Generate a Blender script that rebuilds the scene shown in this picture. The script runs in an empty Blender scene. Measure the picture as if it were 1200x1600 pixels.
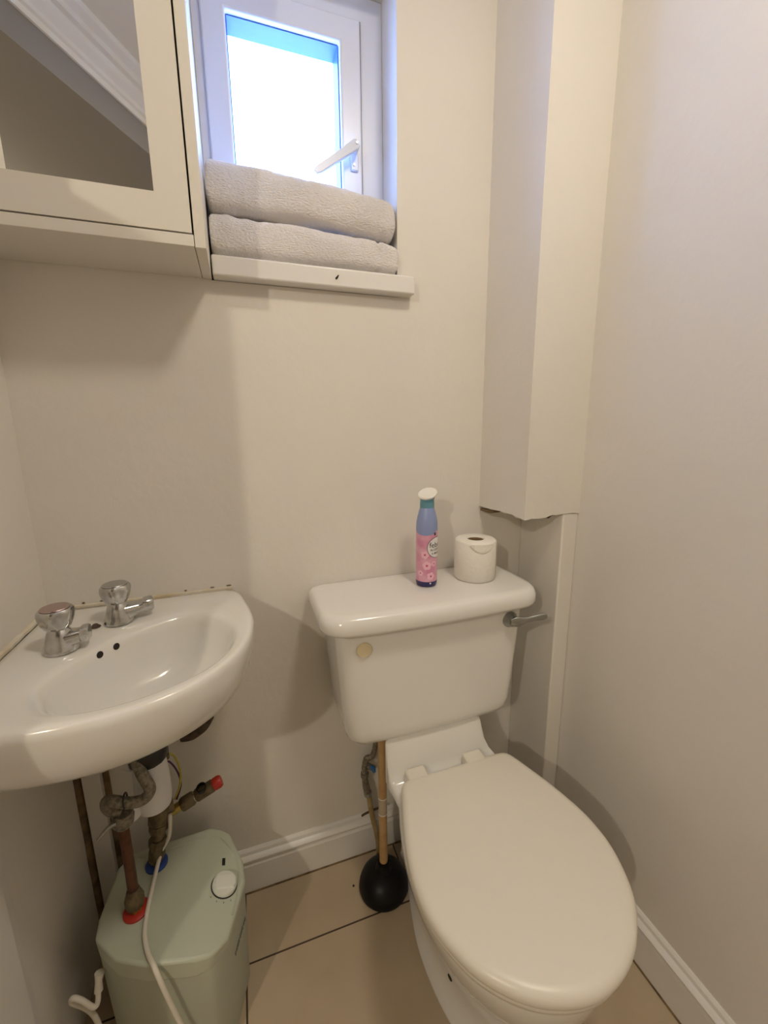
import bpy, bmesh, math, random
from mathutils import Vector, Matrix, noise
random.seed(7)
scn = bpy.context.scene
COL = scn.collection

# ------------------------------------------------------------------ camera
cam_d = bpy.data.cameras.new('camera')
cam = bpy.data.objects.new('camera', cam_d); COL.objects.link(cam)
cam_d.sensor_fit = 'VERTICAL'; cam_d.sensor_height = 24.0
cam_d.lens = 650.0 / 1600.0 * 24.0
cam_d.clip_start = 0.01
_r = Vector((0.94665542, -0.32208078, -0.01036734))
_u = Vector((0.07420818, 0.18657862, 0.97963338))
_w = Vector((0.31358676, 0.9281446, -0.20052669))
M = Matrix((( _r.x, _u.x, -_w.x, 0.0), (_r.y, _u.y, -_w.y, -1.0), (_r.z, _u.z, -_w.z, 1.247), (0, 0, 0, 1)))
cam.matrix_world = M
scn.camera = cam

# ------------------------------------------------------------------ world, lights, exposure
world = bpy.data.worlds.new('sky'); scn.world = world; world.use_nodes = True
bg = world.node_tree.nodes['Background']
bg.inputs[0].default_value = (0.30, 0.50, 1.0, 1); bg.inputs[1].default_value = 18.0

def point_light(name, loc, power, color, radius):
    l = bpy.data.lights.new(name, 'POINT'); l.energy = power; l.color = color; l.shadow_soft_size = radius
    o = bpy.data.objects.new(name, l); o.location = loc; COL.objects.link(o); return o
def area_light(name, loc, power, color, size):
    l = bpy.data.lights.new(name, 'AREA'); l.energy = power; l.color = color; l.shape = 'DISK'; l.size = size
    o = bpy.data.objects.new(name, l); o.location = loc; COL.objects.link(o); return o
WARM = (1.0, 0.88, 0.70)
point_light('hall_light', (-1.39, -2.10, 2.18), 46, WARM, 0.03)
point_light('hall_light', (-2.30, -3.20, 2.18), 5, WARM, 0.06)
area_light('room_light', (0.48, -0.92, 2.45), 8.9, WARM, 0.25)

scn.view_settings.view_transform = 'Standard'
scn.view_settings.look = 'None'
scn.view_settings.gamma = 1.0
scn.view_settings.exposure = 0.0
scn.view_settings.use_curve_mapping = False

# ------------------------------------------------------------------ materials
def mat(name, color, rough=0.5, metal=0.0, bump=0.0, bscale=30.0, var=0.0, vscale=6.0, coat=0.0, spec=0.5, color2=None, sss=0.0):
    m = bpy.data.materials.new(name); m.use_nodes = True
    nt = m.node_tree; b = nt.nodes['Principled BSDF']
    b.inputs['Base Color'].default_value = (*color, 1)
    b.inputs['Roughness'].default_value = rough
    b.inputs['Metallic'].default_value = metal
    b.inputs['Coat Weight'].default_value = coat
    b.inputs['Coat Roughness'].default_value = 0.05
    b.inputs['Specular IOR Level'].default_value = spec
    tc = nt.nodes.new('ShaderNodeTexCoord')
    if var > 0 or color2:
        n = nt.nodes.new('ShaderNodeTexNoise'); n.inputs['Scale'].default_value = vscale; n.inputs['Detail'].default_value = 5
        nt.links.new(tc.outputs['Object'], n.inputs['Vector'])
        mx = nt.nodes.new('ShaderNodeMix'); mx.data_type = 'RGBA'
        c2 = color2 or tuple(c * (1 - var) for c in color)
        mx.inputs[6].default_value = (*color, 1); mx.inputs[7].default_value = (*c2, 1)
        rp = nt.nodes.new('ShaderNodeMapRange'); rp.inputs[1].default_value = 0.4; rp.inputs[2].default_value = 0.65
        nt.links.new(n.outputs['Fac'], rp.inputs[0]); nt.links.new(rp.outputs[0], mx.inputs[0])
        nt.links.new(mx.outputs[2], b.inputs['Base Color'])
    if bump > 0:
        n2 = nt.nodes.new('ShaderNodeTexNoise'); n2.inputs['Scale'].default_value = bscale; n2.inputs['Detail'].default_value = 4
        nt.links.new(tc.outputs['Object'], n2.inputs['Vector'])
        bp = nt.nodes.new('ShaderNodeBump'); bp.inputs['Strength'].default_value = bump; bp.inputs['Distance'].default_value = 0.004
        nt.links.new(n2.outputs['Fac'], bp.inputs['Height']); nt.links.new(bp.outputs[0], b.inputs['Normal'])
    return m

PAINT = mat('wall_paint', (0.77, 0.735, 0.68), 0.55, bump=0.4, bscale=26, var=0.03, vscale=3.5, spec=0.35)
HALLP = mat('hall_paint', (0.74, 0.69, 0.60), 0.7)
CEILP = mat('ceiling_paint', (0.80, 0.77, 0.70), 0.8)
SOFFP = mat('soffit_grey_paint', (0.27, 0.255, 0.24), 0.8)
GLOSSW = mat('white_gloss_paint', (0.78, 0.76, 0.73), 0.3, bump=0.1, bscale=14, spec=0.5)
CABW = mat('white_laminate', (0.71, 0.675, 0.61), 0.4, spec=0.4)
CER = mat('white_ceramic', (0.80, 0.785, 0.75), 0.16, coat=0.4, spec=0.5)
SEATW = mat('white_seat_plastic', (0.80, 0.755, 0.665), 0.32, spec=0.45)
UPVC = mat('glare_tinted_upvc', (0.70, 0.74, 0.86), 0.3)  # white plastic; the blue tint stands in for daylight glare
CHROME = mat('worn_chrome', (0.62, 0.62, 0.62), 0.16, 1.0, var=0.25, vscale=60, bump=0.1, bscale=60)
DARKM = mat('dull_steel', (0.38, 0.39, 0.38), 0.35, 1.0)
COPPER = mat('tarnished_copper', (0.15, 0.068, 0.042), 0.5, 0.6, var=0.4, vscale=40, bump=0.2, bscale=90)
BRASS = mat('tarnished_brass', (0.20, 0.155, 0.09), 0.5, 0.6, var=0.45, vscale=60, bump=0.4, bscale=120)
YBRASS = mat('yellow_brass', (0.48, 0.36, 0.10), 0.35, 0.7, var=0.3, vscale=60)
BRAID = mat('braided_steel', (0.30, 0.27, 0.22), 0.45, 0.6, var=0.5, vscale=150, bump=0.6, bscale=300)
PVC = mat('white_pvc', (0.72, 0.72, 0.73), 0.35)
BLACKR = mat('black_rubber', (0.003, 0.003, 0.004), 0.42, spec=0.25)
BLACKP = mat('black_plastic', (0.012, 0.012, 0.014), 0.35)
REDP = mat('red_plastic', (0.46, 0.03, 0.018), 0.4)
BLUEP = mat('blue_plastic', (0.02, 0.06, 0.30), 0.4)
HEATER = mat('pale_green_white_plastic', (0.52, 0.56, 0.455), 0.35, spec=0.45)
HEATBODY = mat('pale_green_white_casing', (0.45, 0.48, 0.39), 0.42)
CABLE = mat('white_cable', (0.74, 0.70, 0.62), 0.45)
YELW = mat('yellow_wire', (0.50, 0.42, 0.06), 0.5)
PURW = mat('purple_wire', (0.09, 0.03, 0.12), 0.5)
RUST = mat('rusty_metal', (0.12, 0.085, 0.06), 0.8, 0.2, var=0.5, vscale=50, bump=0.5, bscale=120)
GRIME = mat('brown_grime', (0.23, 0.15, 0.075), 0.9, color2=(0.10, 0.07, 0.04), vscale=30)
SEAL = mat('yellowed_sealant', (0.76, 0.71, 0.60), 0.5, color2=(0.60, 0.50, 0.33), vscale=18)
CREAM = mat('cream_plastic', (0.72, 0.62, 0.40), 0.35)
PAPER = mat('white_paper', (0.84, 0.81, 0.75), 0.85, bump=0.5, bscale=110, spec=0.2)
CARD = mat('brown_card', (0.24, 0.16, 0.075), 0.85)
DARKH = mat('dark_hole', (0.02, 0.015, 0.012), 0.9)

# wood handle
WOOD = mat('pale_wood', (0.52, 0.33, 0.15), 0.55, color2=(0.42, 0.25, 0.10), vscale=30)

# towel terry
def towel_mat():
    m = mat('grey_terry_cloth', (0.80, 0.765, 0.76), 0.95, spec=0.1, var=0.10, vscale=9)
    nt = m.node_tree; b = nt.nodes['Principled BSDF']
    b.inputs['Sheen Weight'].default_value = 0.4
    tc = nt.nodes.new('ShaderNodeTexCoord')
    mp = nt.nodes.new('ShaderNodeMapping'); mp.inputs['Scale'].default_value = (1, 1, 2.2)
    n = nt.nodes.new('ShaderNodeTexNoise'); n.inputs['Scale'].default_value = 170; n.inputs['Detail'].default_value = 3
    nt.links.new(tc.outputs['Object'], mp.inputs[0]); nt.links.new(mp.outputs[0], n.inputs['Vector'])
    bp = nt.nodes.new('ShaderNodeBump'); bp.inputs['Strength'].default_value = 0.8; bp.inputs['Distance'].default_value = 0.006
    nt.links.new(n.outputs['Fac'], bp.inputs['Height']); nt.links.new(bp.outputs[0], b.inputs['Normal'])
    return m
TERRY = towel_mat()

# mirror
MIRROR = mat('mirror_silver', (0.90, 0.90, 0.87), 0.01, 1.0)

# frosted pane : lit by the daylight outside
def pane_mat():
    m = bpy.data.materials.new('frosted_glass'); m.use_nodes = True
    nt = m.node_tree; nt.nodes.clear()
    out = nt.nodes.new('ShaderNodeOutputMaterial')
    tr = nt.nodes.new('ShaderNodeBsdfTranslucent'); tr.inputs[0].default_value = (0.95, 0.97, 1.0, 1)
    gl = nt.nodes.new('ShaderNodeBsdfGlossy'); gl.inputs['Roughness'].default_value = 0.15
    mx = nt.nodes.new('ShaderNodeMixShader'); mx.inputs[0].default_value = 0.06
    nt.links.new(tr.outputs[0], mx.inputs[1]); nt.links.new(gl.outputs[0], mx.inputs[2]); nt.links.new(mx.outputs[0], out.inputs[0])
    return m
PANE = pane_mat()

# floor tiles
def tile_mat():
    m = mat('beige_floor_tile', (0.50, 0.40, 0.28), 0.45, color2=(0.44, 0.345, 0.235), vscale=5, bump=0.05, bscale=40)
    nt = m.node_tree; b = nt.nodes['Principled BSDF']
    src = b.inputs['Base Color'].links[0].from_socket
    tc = nt.nodes.new('ShaderNodeTexCoord'); sp = nt.nodes.new('ShaderNodeSeparateXYZ')
    nt.links.new(tc.outputs['Object'], sp.inputs[0])
    def M2(op, a, bv):
        n = nt.nodes.new('ShaderNodeMath'); n.operation = op
        for i, v in enumerate((a, bv)):
            if hasattr(v, 'links'): nt.links.new(v, n.inputs[i])
            elif v is not None: n.inputs[i].default_value = v
        return n.outputs[0]
    def line(sock, off, size, half):
        v = M2('MODULO', M2('ADD', sock, -off + 20 * size), size)
        d = M2('MINIMUM', v, M2('SUBTRACT', size, v))
        return M2('LESS_THAN', d, half)
    lx = line(sp.outputs[0], -0.079, 0.427, 0.0020)
    ly = line(sp.outputs[1], -0.180, 0.427, 0.0020)
    lx = M2('MULTIPLY', lx, M2('LESS_THAN', sp.outputs[0], 0.6))
    f = M2('MAXIMUM', lx, ly)
    mx = nt.nodes.new('ShaderNodeMix'); mx.data_type = 'RGBA'
    nt.links.new(f, mx.inputs[0]); nt.links.new(src, mx.inputs[6]); mx.inputs[7].default_value = (0.05, 0.03, 0.02, 1)
    nt.links.new(mx.outputs[2], b.inputs['Base Color'])
    return m
TILE = tile_mat()

# ------------------------------------------------------------------ mesh helpers
class MB:
    def __init__(s): s.bm = bmesh.new()
    def box(s, x0, x1, y0, y1, z0, z1):
        v = [s.bm.verts.new((x, y, z)) for x in (x0, x1) for y in (y0, y1) for z in (z0, z1)]
        for f in ((0, 1, 3, 2), (4, 6, 7, 5), (0, 4, 5, 1), (2, 3, 7, 6), (0, 2, 6, 4), (1, 5, 7, 3)):
            s.bm.faces.new([v[i] for i in f])
        return s
    def loft(s, rings, cap0=True, cap1=True, closed=True):
        R = [[s.bm.verts.new(p) for p in r] for r in rings]
        n = len(R[0])
        for a, b in zip(R[:-1], R[1:]):
            for i in range(n if closed else n - 1):
                j = (i + 1) % n
                s.bm.faces.new((a[i], a[j], b[j], b[i]))
        if cap0: s.bm.faces.new(R[0][::-1])
        if cap1: s.bm.faces.new(R[-1])
        return s
    def tube(s, pts, r, n=14, smooth=True, caps=True):
        P = [Vector(p) for p in pts]
        rad = r if isinstance(r, (list, tuple)) else None
        if smooth and len(P) > 2:
            Q = []; RR = []
            for i in range(len(P) - 1):
                p0 = P[max(i - 1, 0)]; p1 = P[i]; p2 = P[i + 1]; p3 = P[min(i + 2, len(P) - 1)]
                for k in range(8):
                    t = k / 8
                    Q.append(0.5 * ((2 * p1) + (-p0 + p2) * t + (2 * p0 - 5 * p1 + 4 * p2 - p3) * t * t + (-p0 + 3 * p1 - 3 * p2 + p3) * t ** 3))
                    if rad: RR.append(rad[i] * (1 - t) + rad[i + 1] * t)
            Q.append(P[-1])
            if rad: RR.append(rad[-1])
        else:
            Q = P; RR = list(rad) if rad else None
        if not RR: RR = [r] * len(Q)
        T = [(Q[min(i + 1, len(Q) - 1)] - Q[max(i - 1, 0)]).normalized() for i in range(len(Q))]
        up = Vector((0, 0, 1)) if abs(T[0].z) < 0.9 else Vector((1, 0, 0))
        a = T[0].cross(up).normalized()
        rings = []
        for i, q in enumerate(Q):
            a = (a - T[i] * a.dot(T[i])).normalized(); b = T[i].cross(a)
            rings.append([q + (a * math.cos(2 * math.pi * k / n) + b * math.sin(2 * math.pi * k / n)) * RR[i] for k in range(n)])
        return s.loft(rings, caps, caps)
    def cyl(s, p0, p1, r, r2=None, n=24):
        return s.tube([p0, p1], [r, r if r2 is None else r2], n, smooth=False)
    def lathe(s, prof, c, axis=(0, 0, 1), n=32, caps=True):
        ax = Vector(axis).normalized(); up = Vector((0, 0, 1)) if abs(ax.z) < 0.9 else Vector((1, 0, 0))
        a = ax.cross(up).normalized(); b = ax.cross(a); c = Vector(c)
        return s.loft([[c + ax * h + (a * math.cos(2 * math.pi * k / n) + b * math.sin(2 * math.pi * k / n)) * r for k in range(n)] for r, h in prof], caps, caps)
    def build(s, name, m, parent=None, bevel=0, angle=40, seg=3, sub=0):
        bmesh.ops.remove_doubles(s.bm, verts=s.bm.verts, dist=1e-6)
        bmesh.ops.recalc_face_normals(s.bm, faces=s.bm.faces)
        me = bpy.data.meshes.new(name); s.bm.to_mesh(me); s.bm.free()
        for p in me.polygons: p.use_smooth = True
        me.set_sharp_from_angle(angle=math.radians(angle))
        me.materials.append(m)
        o = bpy.data.objects.new(name, me); COL.objects.link(o)
        if parent is not None:
            o.parent = parent
            if parent.type == 'EMPTY' or True:
                o.matrix_parent_inverse = world_of(parent).inverted()
        if bevel:
            b = o.modifiers.new('bevel', 'BEVEL'); b.width = bevel; b.segments = seg; b.limit_method = 'ANGLE'; b.angle_limit = math.radians(35)
            b.harden_normals = False
        if sub:
            q = o.modifiers.new('sub', 'SUBSURF'); q.levels = sub; q.render_levels = sub
        return o
def world_of(o):
    if o.parent is None: return Matrix.Translation(o.location)
    return world_of(o.parent) @ o.matrix_parent_inverse @ Matrix.Translation(o.location)
def thing(name, label, cat, loc, group=None):
    o = bpy.data.objects.new(name, None); COL.objects.link(o); o.location = loc; o.empty_display_size = 0.05
    o['label'] = label; o['category'] = cat
    if group: o['group'] = group
    return o
def tag(o, label, cat, group=None):
    o['label'] = label; o['category'] = cat
    if group: o['group'] = group
    return o
def struct(o, label=None, cat=None):
    o['kind'] = 'structure'
    if label: o['label'] = label
    if cat: o['category'] = cat
    return o
def box_obj(name, x0, x1, y0, y1, z0, z1, m, parent=None, bevel=0):
    return MB().box(x0, x1, y0, y1, z0, z1).build(name, m, parent, bevel)
def hex_prism(n, r, c, h, rot=0, axis=None):
    return [[(c[0] + r * math.cos(rot + 2 * math.pi * k / n), c[1] + r * math.sin(rot + 2 * math.pi * k / n), z) for k in range(n)] for z in (c[2], c[2] + h)]

# ------------------------------------------------------------------ room shell
XL, XR = -0.41, 0.81
HC = 2.5
WX0, WX1, WZ0, WZ1 = -0.032, 0.377, 1.587, 2.19     # window opening
b = MB()
b.box(XL - 0.1, WX0, 0, 0.25, 0, HC); b.box(WX1, XR + 0.1, 0, 0.25, 0, HC)
b.box(WX0, WX1, 0, 0.25, 0, WZ0 - 0.04); b.box(WX0, WX1, 0, 0.25, WZ1, HC)
struct(b.build('wall_back', PAINT), 'white painted plaster wall with the small window')
struct(box_obj('wall_right', XR, XR + 0.1, -4.3, 0, 0, HC, PAINT), 'plain white painted wall right of the toilet')
b = MB(); b.loft([[(x_, 0, 0), (x_, -0.62, 0), (x_, -0.62, 1.70), (x_, -0.478, 1.70), (x_, -0.478, HC), (x_, 0, HC)] for x_ in (XL - 0.1, XL)])  # upper notch is an invented shape, out of view, clearing the mirror reflection
struct(b.build('wall_left', PAINT), 'short white painted wall left of the basin')
struct(box_obj('wall_hall', -3.4, XL - 0.1, -0.62, -0.52, 0, HC, HALLP))
struct(box_obj('wall_side', -3.5, -3.4, -4.3, -0.56, 0, HC, HALLP))
struct(box_obj('wall_rear', -3.5, XR + 0.1, -4.4, -4.3, 0, HC, HALLP))
struct(box_obj('floor', -3.5, XR + 0.1, -4.4, 0.25, -0.05, 0, TILE), 'large beige floor tiles with thin dark joints')
struct(box_obj('ceiling', -3.5, XR + 0.1, -4.4, 0.25, HC, HC + 0.05, CEILP))
# lowered hall soffit with a diagonal edge and a moulded cornice above it (seen in the cabinet mirror)
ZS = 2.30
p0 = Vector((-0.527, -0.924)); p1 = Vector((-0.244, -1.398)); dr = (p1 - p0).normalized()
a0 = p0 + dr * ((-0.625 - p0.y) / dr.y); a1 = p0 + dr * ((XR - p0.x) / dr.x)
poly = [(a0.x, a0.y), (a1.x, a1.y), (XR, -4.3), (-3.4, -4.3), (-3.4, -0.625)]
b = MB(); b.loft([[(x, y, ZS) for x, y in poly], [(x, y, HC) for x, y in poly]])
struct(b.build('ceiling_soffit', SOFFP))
nrm = Vector((-dr.y, dr.x));
if nrm.x < 0: nrm = -nrm
prof = [(0, -0.11), (0.008, -0.11), (0.012, -0.095), (0.02, -0.09), (0.022, -0.078), (0.04, -0.060), (0.046, -0.045), (0.06, -0.04), (0.064, -0.026), (0.085, -0.014), (0.09, 0.0), (0, 0)]
b = MB(); rings = []
for a in (a0, a1): rings.append([(a.x + nrm.x * u, a.y + nrm.y * u, HC + v) for u, v in prof])
b.loft(rings); struct(b.build('trim_1', mat('cornice_white', (0.8, 0.78, 0.74), 0.5), angle=20), 'moulded white cornice seen in the mirror')

# boxed-in pipe, large upper part with a chipped lower edge
b = MB(); n = 22
front = []
def jag(x): return 1.026 + 0.005 * noise.noise(Vector((x * 60, 3.1, 0))) + 0.003 * noise.noise(Vector((x * 190, 1, 0)))
outline = [(0.620, 0.0), (0.642, -0.170)]
pts = []
for i in range(12): t = i / 12; pts.append((0.620 + 0.022 * t, -0.17 * t))
for i in range(17): t = i / 16; pts.append((0.642 + (XR - 0.642) * t, -0.17))
pts.append((XR, 0.0))
def jz(i, x, y):
    return jag(x + y * 1.7)
b.loft([[(x, y, jz(i, x, y) - (0.006 if 9 < i < 20 else 0)) for i, (x, y) in enumerate(pts)], [(x, y, HC) for x, y in pts]])
struct(b.build('trim_2', PAINT, angle=30), 'large white boxed-in pipe casing ending above the cistern')
struct(box_obj('trim_3', 0.762, XR, -0.168, 0.0, 0, 1.028, PAINT, bevel=0.004), 'narrow white boxing running down the corner below the large casing')
o = MB().tube([(0.623, -0.005, 1.019), (0.635, -0.03, 1.017), (0.65, -0.055, 1.020)], [0.004, 0.006, 0.003], 8).build('trim_4', GRIME); struct(o, 'brown exposed filler at the casing bottom edge')

# baseboards
def baseboard(name, p, q, nx, ny, lab):
    prof = [(0, 0), (0.018, 0), (0.018, 0.085), (0.014, 0.092), (0.014, 0.097), (0.020, 0.100), (0.021, 0.106), (0.016, 0.111), (0.010, 0.114), (0.008, 0.122), (0.003, 0.127), (0, 0.127)]
    b = MB(); b.loft([[(a[0] + nx * u, a[1] + ny * u, v) for u, v in prof] for a in (p, q)])
    return struct(b.build(name, GLOSSW, angle=25), lab)
baseboard('baseboard_back', (-0.36, 0.0), (0.762, 0.0), 0, -1, 'white moulded baseboard under the basin and behind the plunger')
baseboard('baseboard_right', (XR, -0.168), (XR, -4.2), -1, 0, 'white moulded baseboard right of the toilet')
struct(box_obj('joint_line', -0.36, 0.762, -0.0215, -0.018, 0, 0.0025, GRIME)).name = 'trim_5'
struct(box_obj('trim_6', XR - 0.0215, XR - 0.018, -1.6, -0.168, 0, 0.0025, GRIME))

# left wall: door trim low on the left, brown gap in the corner, white corner boxing
b = MB(); prof = [(0, -0.30), (0.006, -0.302), (0.008, -0.325), (0.016, -0.332), (0.018, -0.40), (0, -0.40)]
b.loft([[(XL + u, v, z) for u, v in prof] for z in (0, 0.66)])
struct(b.build('trim_7', GLOSSW, angle=25), 'white moulded door trim on the left wall below the basin')
struct(box_obj('trim_8', -0.398, -0.362, -0.022, 0, 0, 0.78, GLOSSW, bevel=0.002), 'white corner boxing under the basin')
struct(box_obj('trim_13', -0.3615, -0.350, -0.006, 0, 0, 0.70, GRIME), 'brown stained gap beside the white corner boxing')
b = MB(); rs = []
for k in range(24):
    z = 0.78 * k / 23; w = 0.006 + 0.003 * noise.noise(Vector((z * 14, 0, 0)))
    rs.append([(XL, -0.022 - w * 1.3, z), (XL + 0.006, -0.022 - w * 0.4, z), (XL + 0.012, -0.008, z), (XL + 0.012, 0, z), (XL, 0, z)])
b.loft(rs); struct(b.build('trim_9', GRIME), 'brown stained strip in the corner under the basin')

# ------------------------------------------------------------------ window
YF = 0.095
win = bpy.data.objects.new('window_1', None); COL.objects.link(win); win.location = (0.17, YF, 1.6); win['kind'] = 'structure'
win['label'] = 'small white casement window with frosted pane, bright with daylight'
def frame4(x0, x1, z0, z1, t, y0, y1, tb=None):
    b = MB(); tb = t if tb is None else tb
    def ring(ax0, ax1, az0, az1, y): return [(ax0, y, az0), (ax1, y, az0), (ax1, y, az1), (ax0, y, az1)]
    o0 = ring(x0, x1, z0, z1, y0); i0 = ring(x0 + t, x1 - t, z0 + tb, z1 - t, y0)
    o1 = ring(x0, x1, z0, z1, y1); i1 = ring(x0 + t, x1 - t, z0 + tb, z1 - t, y1)
    b.loft([o0, i0, i1, o1, o0], False, False)
    return b
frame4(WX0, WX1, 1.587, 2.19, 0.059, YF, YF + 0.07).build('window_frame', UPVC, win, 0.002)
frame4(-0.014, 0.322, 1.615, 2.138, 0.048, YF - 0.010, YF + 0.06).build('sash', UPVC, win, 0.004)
s_ = MB(); s_.box(0.3215, 0.3245, YF - 0.002, YF - 0.0003, 1.613, 2.1405); s_.box(-0.014, 0.3245, YF - 0.002, YF - 0.0003, 2.1382, 2.1405)
s_.build('sash_gasket', BLACKP, win)
frame4(0.028, 0.280, 1.658, 2.096, 0.0085, YF + 0.004, YF + 0.0515).build('glazing_bead', mat('bloom_blue_bead', (0.06, 0.15, 0.42), 0.4), win)  # blue colour imitates the bloom around the bright pane
box_obj('pane', 0.029, 0.279, YF + 0.052, YF + 0.058, 1.66, 2.095, PANE, win)
# handle
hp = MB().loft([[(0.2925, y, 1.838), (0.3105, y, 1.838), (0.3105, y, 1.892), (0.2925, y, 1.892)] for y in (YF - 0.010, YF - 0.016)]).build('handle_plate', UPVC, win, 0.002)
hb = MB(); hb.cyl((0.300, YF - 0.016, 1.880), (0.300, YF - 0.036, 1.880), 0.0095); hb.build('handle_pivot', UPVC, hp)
hl = MB()
P0 = Vector((0.304, YF - 0.036, 1.882)); P1 = Vector((0.2, YF - 0.05, 1.80))
d_ = (P1 - P0); pr = Vector((d_.z, 0, -d_.x)).normalized(); rr = []
for t, w in ((0, 0.008), (0.05, 0.0105), (0.15, 0.010), (0.5, 0.0085), (0.9, 0.008), (1, 0.005)):
    c = P0 + d_ * t; rr.append([c + pr * w + Vector((0, 0.006, 0)), c + pr * w - Vector((0, 0.006, 0)), c - pr * w - Vector((0, 0.006, 0)), c - pr * w + Vector((0, 0.006, 0))])
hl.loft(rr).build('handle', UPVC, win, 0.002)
for z in (1.879, 1.849):
    MB().cyl((0.300, YF - 0.0165 - (0.027 if z > 1.86 else 0), z), (0.300, YF - 0.018 - (0.027 if z > 1.86 else 0), z), 0.0026, n=10).build('screw', DARKM, win)
# outer reveal / dark shadow gap kept simple; sill board
sb = box_obj('trim_10', -0.0285, 0.41, -0.030, 0.094, 1.548, 1.587, GLOSSW, bevel=0.004)
struct(sb, 'white painted window sill board below the towels')
o = MB().tube([(0.222, -0.0302, 1.564), (0.2245, -0.0302, 1.566), (0.229, -0.0302, 1.572)], [0.0015, 0.0025, 0.001], 6).build('trim_11', DARKH); struct(o, 'small dark chip in the sill')
# boards closing below the sill inside the wall
struct(box_obj('trim_12', WX0, WX1, 0.094, 0.25, 1.547, 1.587, PAINT))

# ------------------------------------------------------------------ mirror cabinet
cab = thing('mirror_cabinet', 'white wall cabinet with a mirrored door at upper left', 'cabinet', (-0.217, 0, 1.55))
CX0, CX1, CY, CZ0, CZ1 = -0.409, -0.031, -0.160, 1.549, 2.22
b = MB(); b.box(CX0, -0.0495, CY, -0.001, CZ0, CZ0 + 0.018); b.build('bottom_panel', CABW, cab, 0.0008)
box_obj('side_panel', -0.0485, CX1, CY, -0.001, CZ0 - 0.001, CZ1, CABW, cab, 0.0008)
box_obj('side_panel', CX0, CX0 + 0.014, CY + 0.001, -0.001, CZ0 + 0.018, CZ1, CABW, cab)
box_obj('top_panel', CX0, -0.0495, CY, -0.001, CZ1 - 0.018, CZ1, CABW, cab)
box_obj('back_panel', CX0 + 0.014, -0.0495, -0.006, -0.0012, CZ0 + 0.018, CZ1 - 0.018, CABW, cab)
DX0, DX1, DZ0, DZ1 = -0.393, -0.0515, CZ0 + 0.0205, CZ1 - 0.021
MX0, MX1, MZ0, MZ1 = -0.311, -0.103, 1.624, 2.15
b = MB()
b.box(DX0, MX0, CY, CY + 0.018, DZ0, DZ1); b.box(MX1, DX1, CY, CY + 0.018, DZ0, DZ1)
b.box(MX0, MX1, CY, CY + 0.018, DZ0, MZ0); b.box(MX0, MX1, CY, CY + 0.018, MZ1, DZ1)
door = b.build('door', CABW, cab)
box_obj('mirror', MX0 - 0.004, MX1 + 0.004, CY + 0.0012, CY + 0.005, MZ0 - 0.004, MZ1 + 0.004, MIRROR, door)

# ------------------------------------------------------------------ towels
def towel(name, x0, x1, z0, hL, hR, y0, y1, label, seed, droop, folds):
    b = MB(); rings = []; nx = 90; N = 40
    for i in range(nx + 1):
        t = i / nx; x = x0 + (x1 - x0) * t
        h = hL + (hR - hL) * t ** 2
        e = 1.0
        endd = min(t * (x1 - x0), (1 - t) * (x1 - x0))
        if endd < 0.018: e = 0.72 + 0.28 * math.sqrt(max(0, 1 - (1 - endd / 0.018) ** 2))
        zc = z0 + h / 2 - droop * max(0, t - 0.6) ** 2 * 6
        yc = (y0 + y1) / 2; ring = []
        for k in range(N):
            a = 2 * math.pi * k / N; c, s = math.cos(a), math.sin(a)
            px = math.copysign(abs(c) ** 0.55, c); pz = math.copysign(abs(s) ** 0.62, s)
            nz = noise.noise(Vector((x * 11 + seed, c * 1.3, s * 1.3))) * 0.0045
            nz += noise.noise(Vector((x * 60 + seed, c * 2, s * 2))) * 0.0012
            if folds: nz += 0.0018 * math.sin(x * 160) * max(0, 0.35 - t) * 2.5 * (s > 0)
            if 1 - t < 0.10: nz += 0.0022 * abs(math.sin((x1 - x) * 310)) * (1 if folds == 0 else 0.3)
            if folds and abs((1 - t) - 0.115) < 0.008: nz -= 0.003
            ring.append((x, yc + px * ((y1 - y0) / 2 * (0.9 + 0.1 * e) + nz), zc + pz * (h / 2 * e + nz)))
        rings.append(ring)
    b.loft(rings); o = b.build(name, TERRY, angle=80)
    # the fold line along the front and the rolled inner layer at the open end
    return tag(o, label, 'towel', 'folded towels on the window sill')
towel('folded_towel', -0.027, 0.372, 1.5885, 0.084, 0.066, -0.024, 0.086, 'lower of the two folded light grey towels, lying directly on the window sill', 3.0, 0.0, 1)
towel('folded_towel', -0.027, 0.368, 1.674, 0.098, 0.076, -0.014, 0.082, 'upper folded light grey towel, stacked on top of the other towel', 9.0, 0.008, 0)

# ------------------------------------------------------------------ basin
ZB = 0.878
basin = thing('corner_basin', 'white ceramic corner wash basin with two chrome taps', 'basin', (XL, 0, 0.7))
outer_pts = [(-0.410, 0.0), (-0.30, 0.0), (-0.18, 0.0), (-0.075, 0.0), (-0.045, -0.004), (-0.028, -0.025), (-0.014, -0.09), (-0.004, -0.150), (-0.002, -0.195), (-0.010, -0.262), (-0.036, -0.327), (-0.082, -0.380), (-0.137, -0.412), (-0.190, -0.427), (-0.245, -0.430), (-0.310, -0.424), (-0.365, -0.412), (-0.400, -0.400), (-0.410, -0.380), (-0.410, -0.25), (-0.410, -0.12)]
bowl_pts = [(-0.142, -0.115), (-0.105, -0.116), (-0.066, -0.152), (-0.040, -0.215), (-0.044, -0.285), (-0.082, -0.345), (-0.142, -0.381), (-0.195, -0.395), (-0.240, -0.394), (-0.276, -0.378), (-0.302, -0.340), (-0.311, -0.305), (-0.296, -0.258), (-0.262, -0.200), (-0.228, -0.160), (-0.183, -0.132)]
bc = Vector((-0.175, -0.255))
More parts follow.
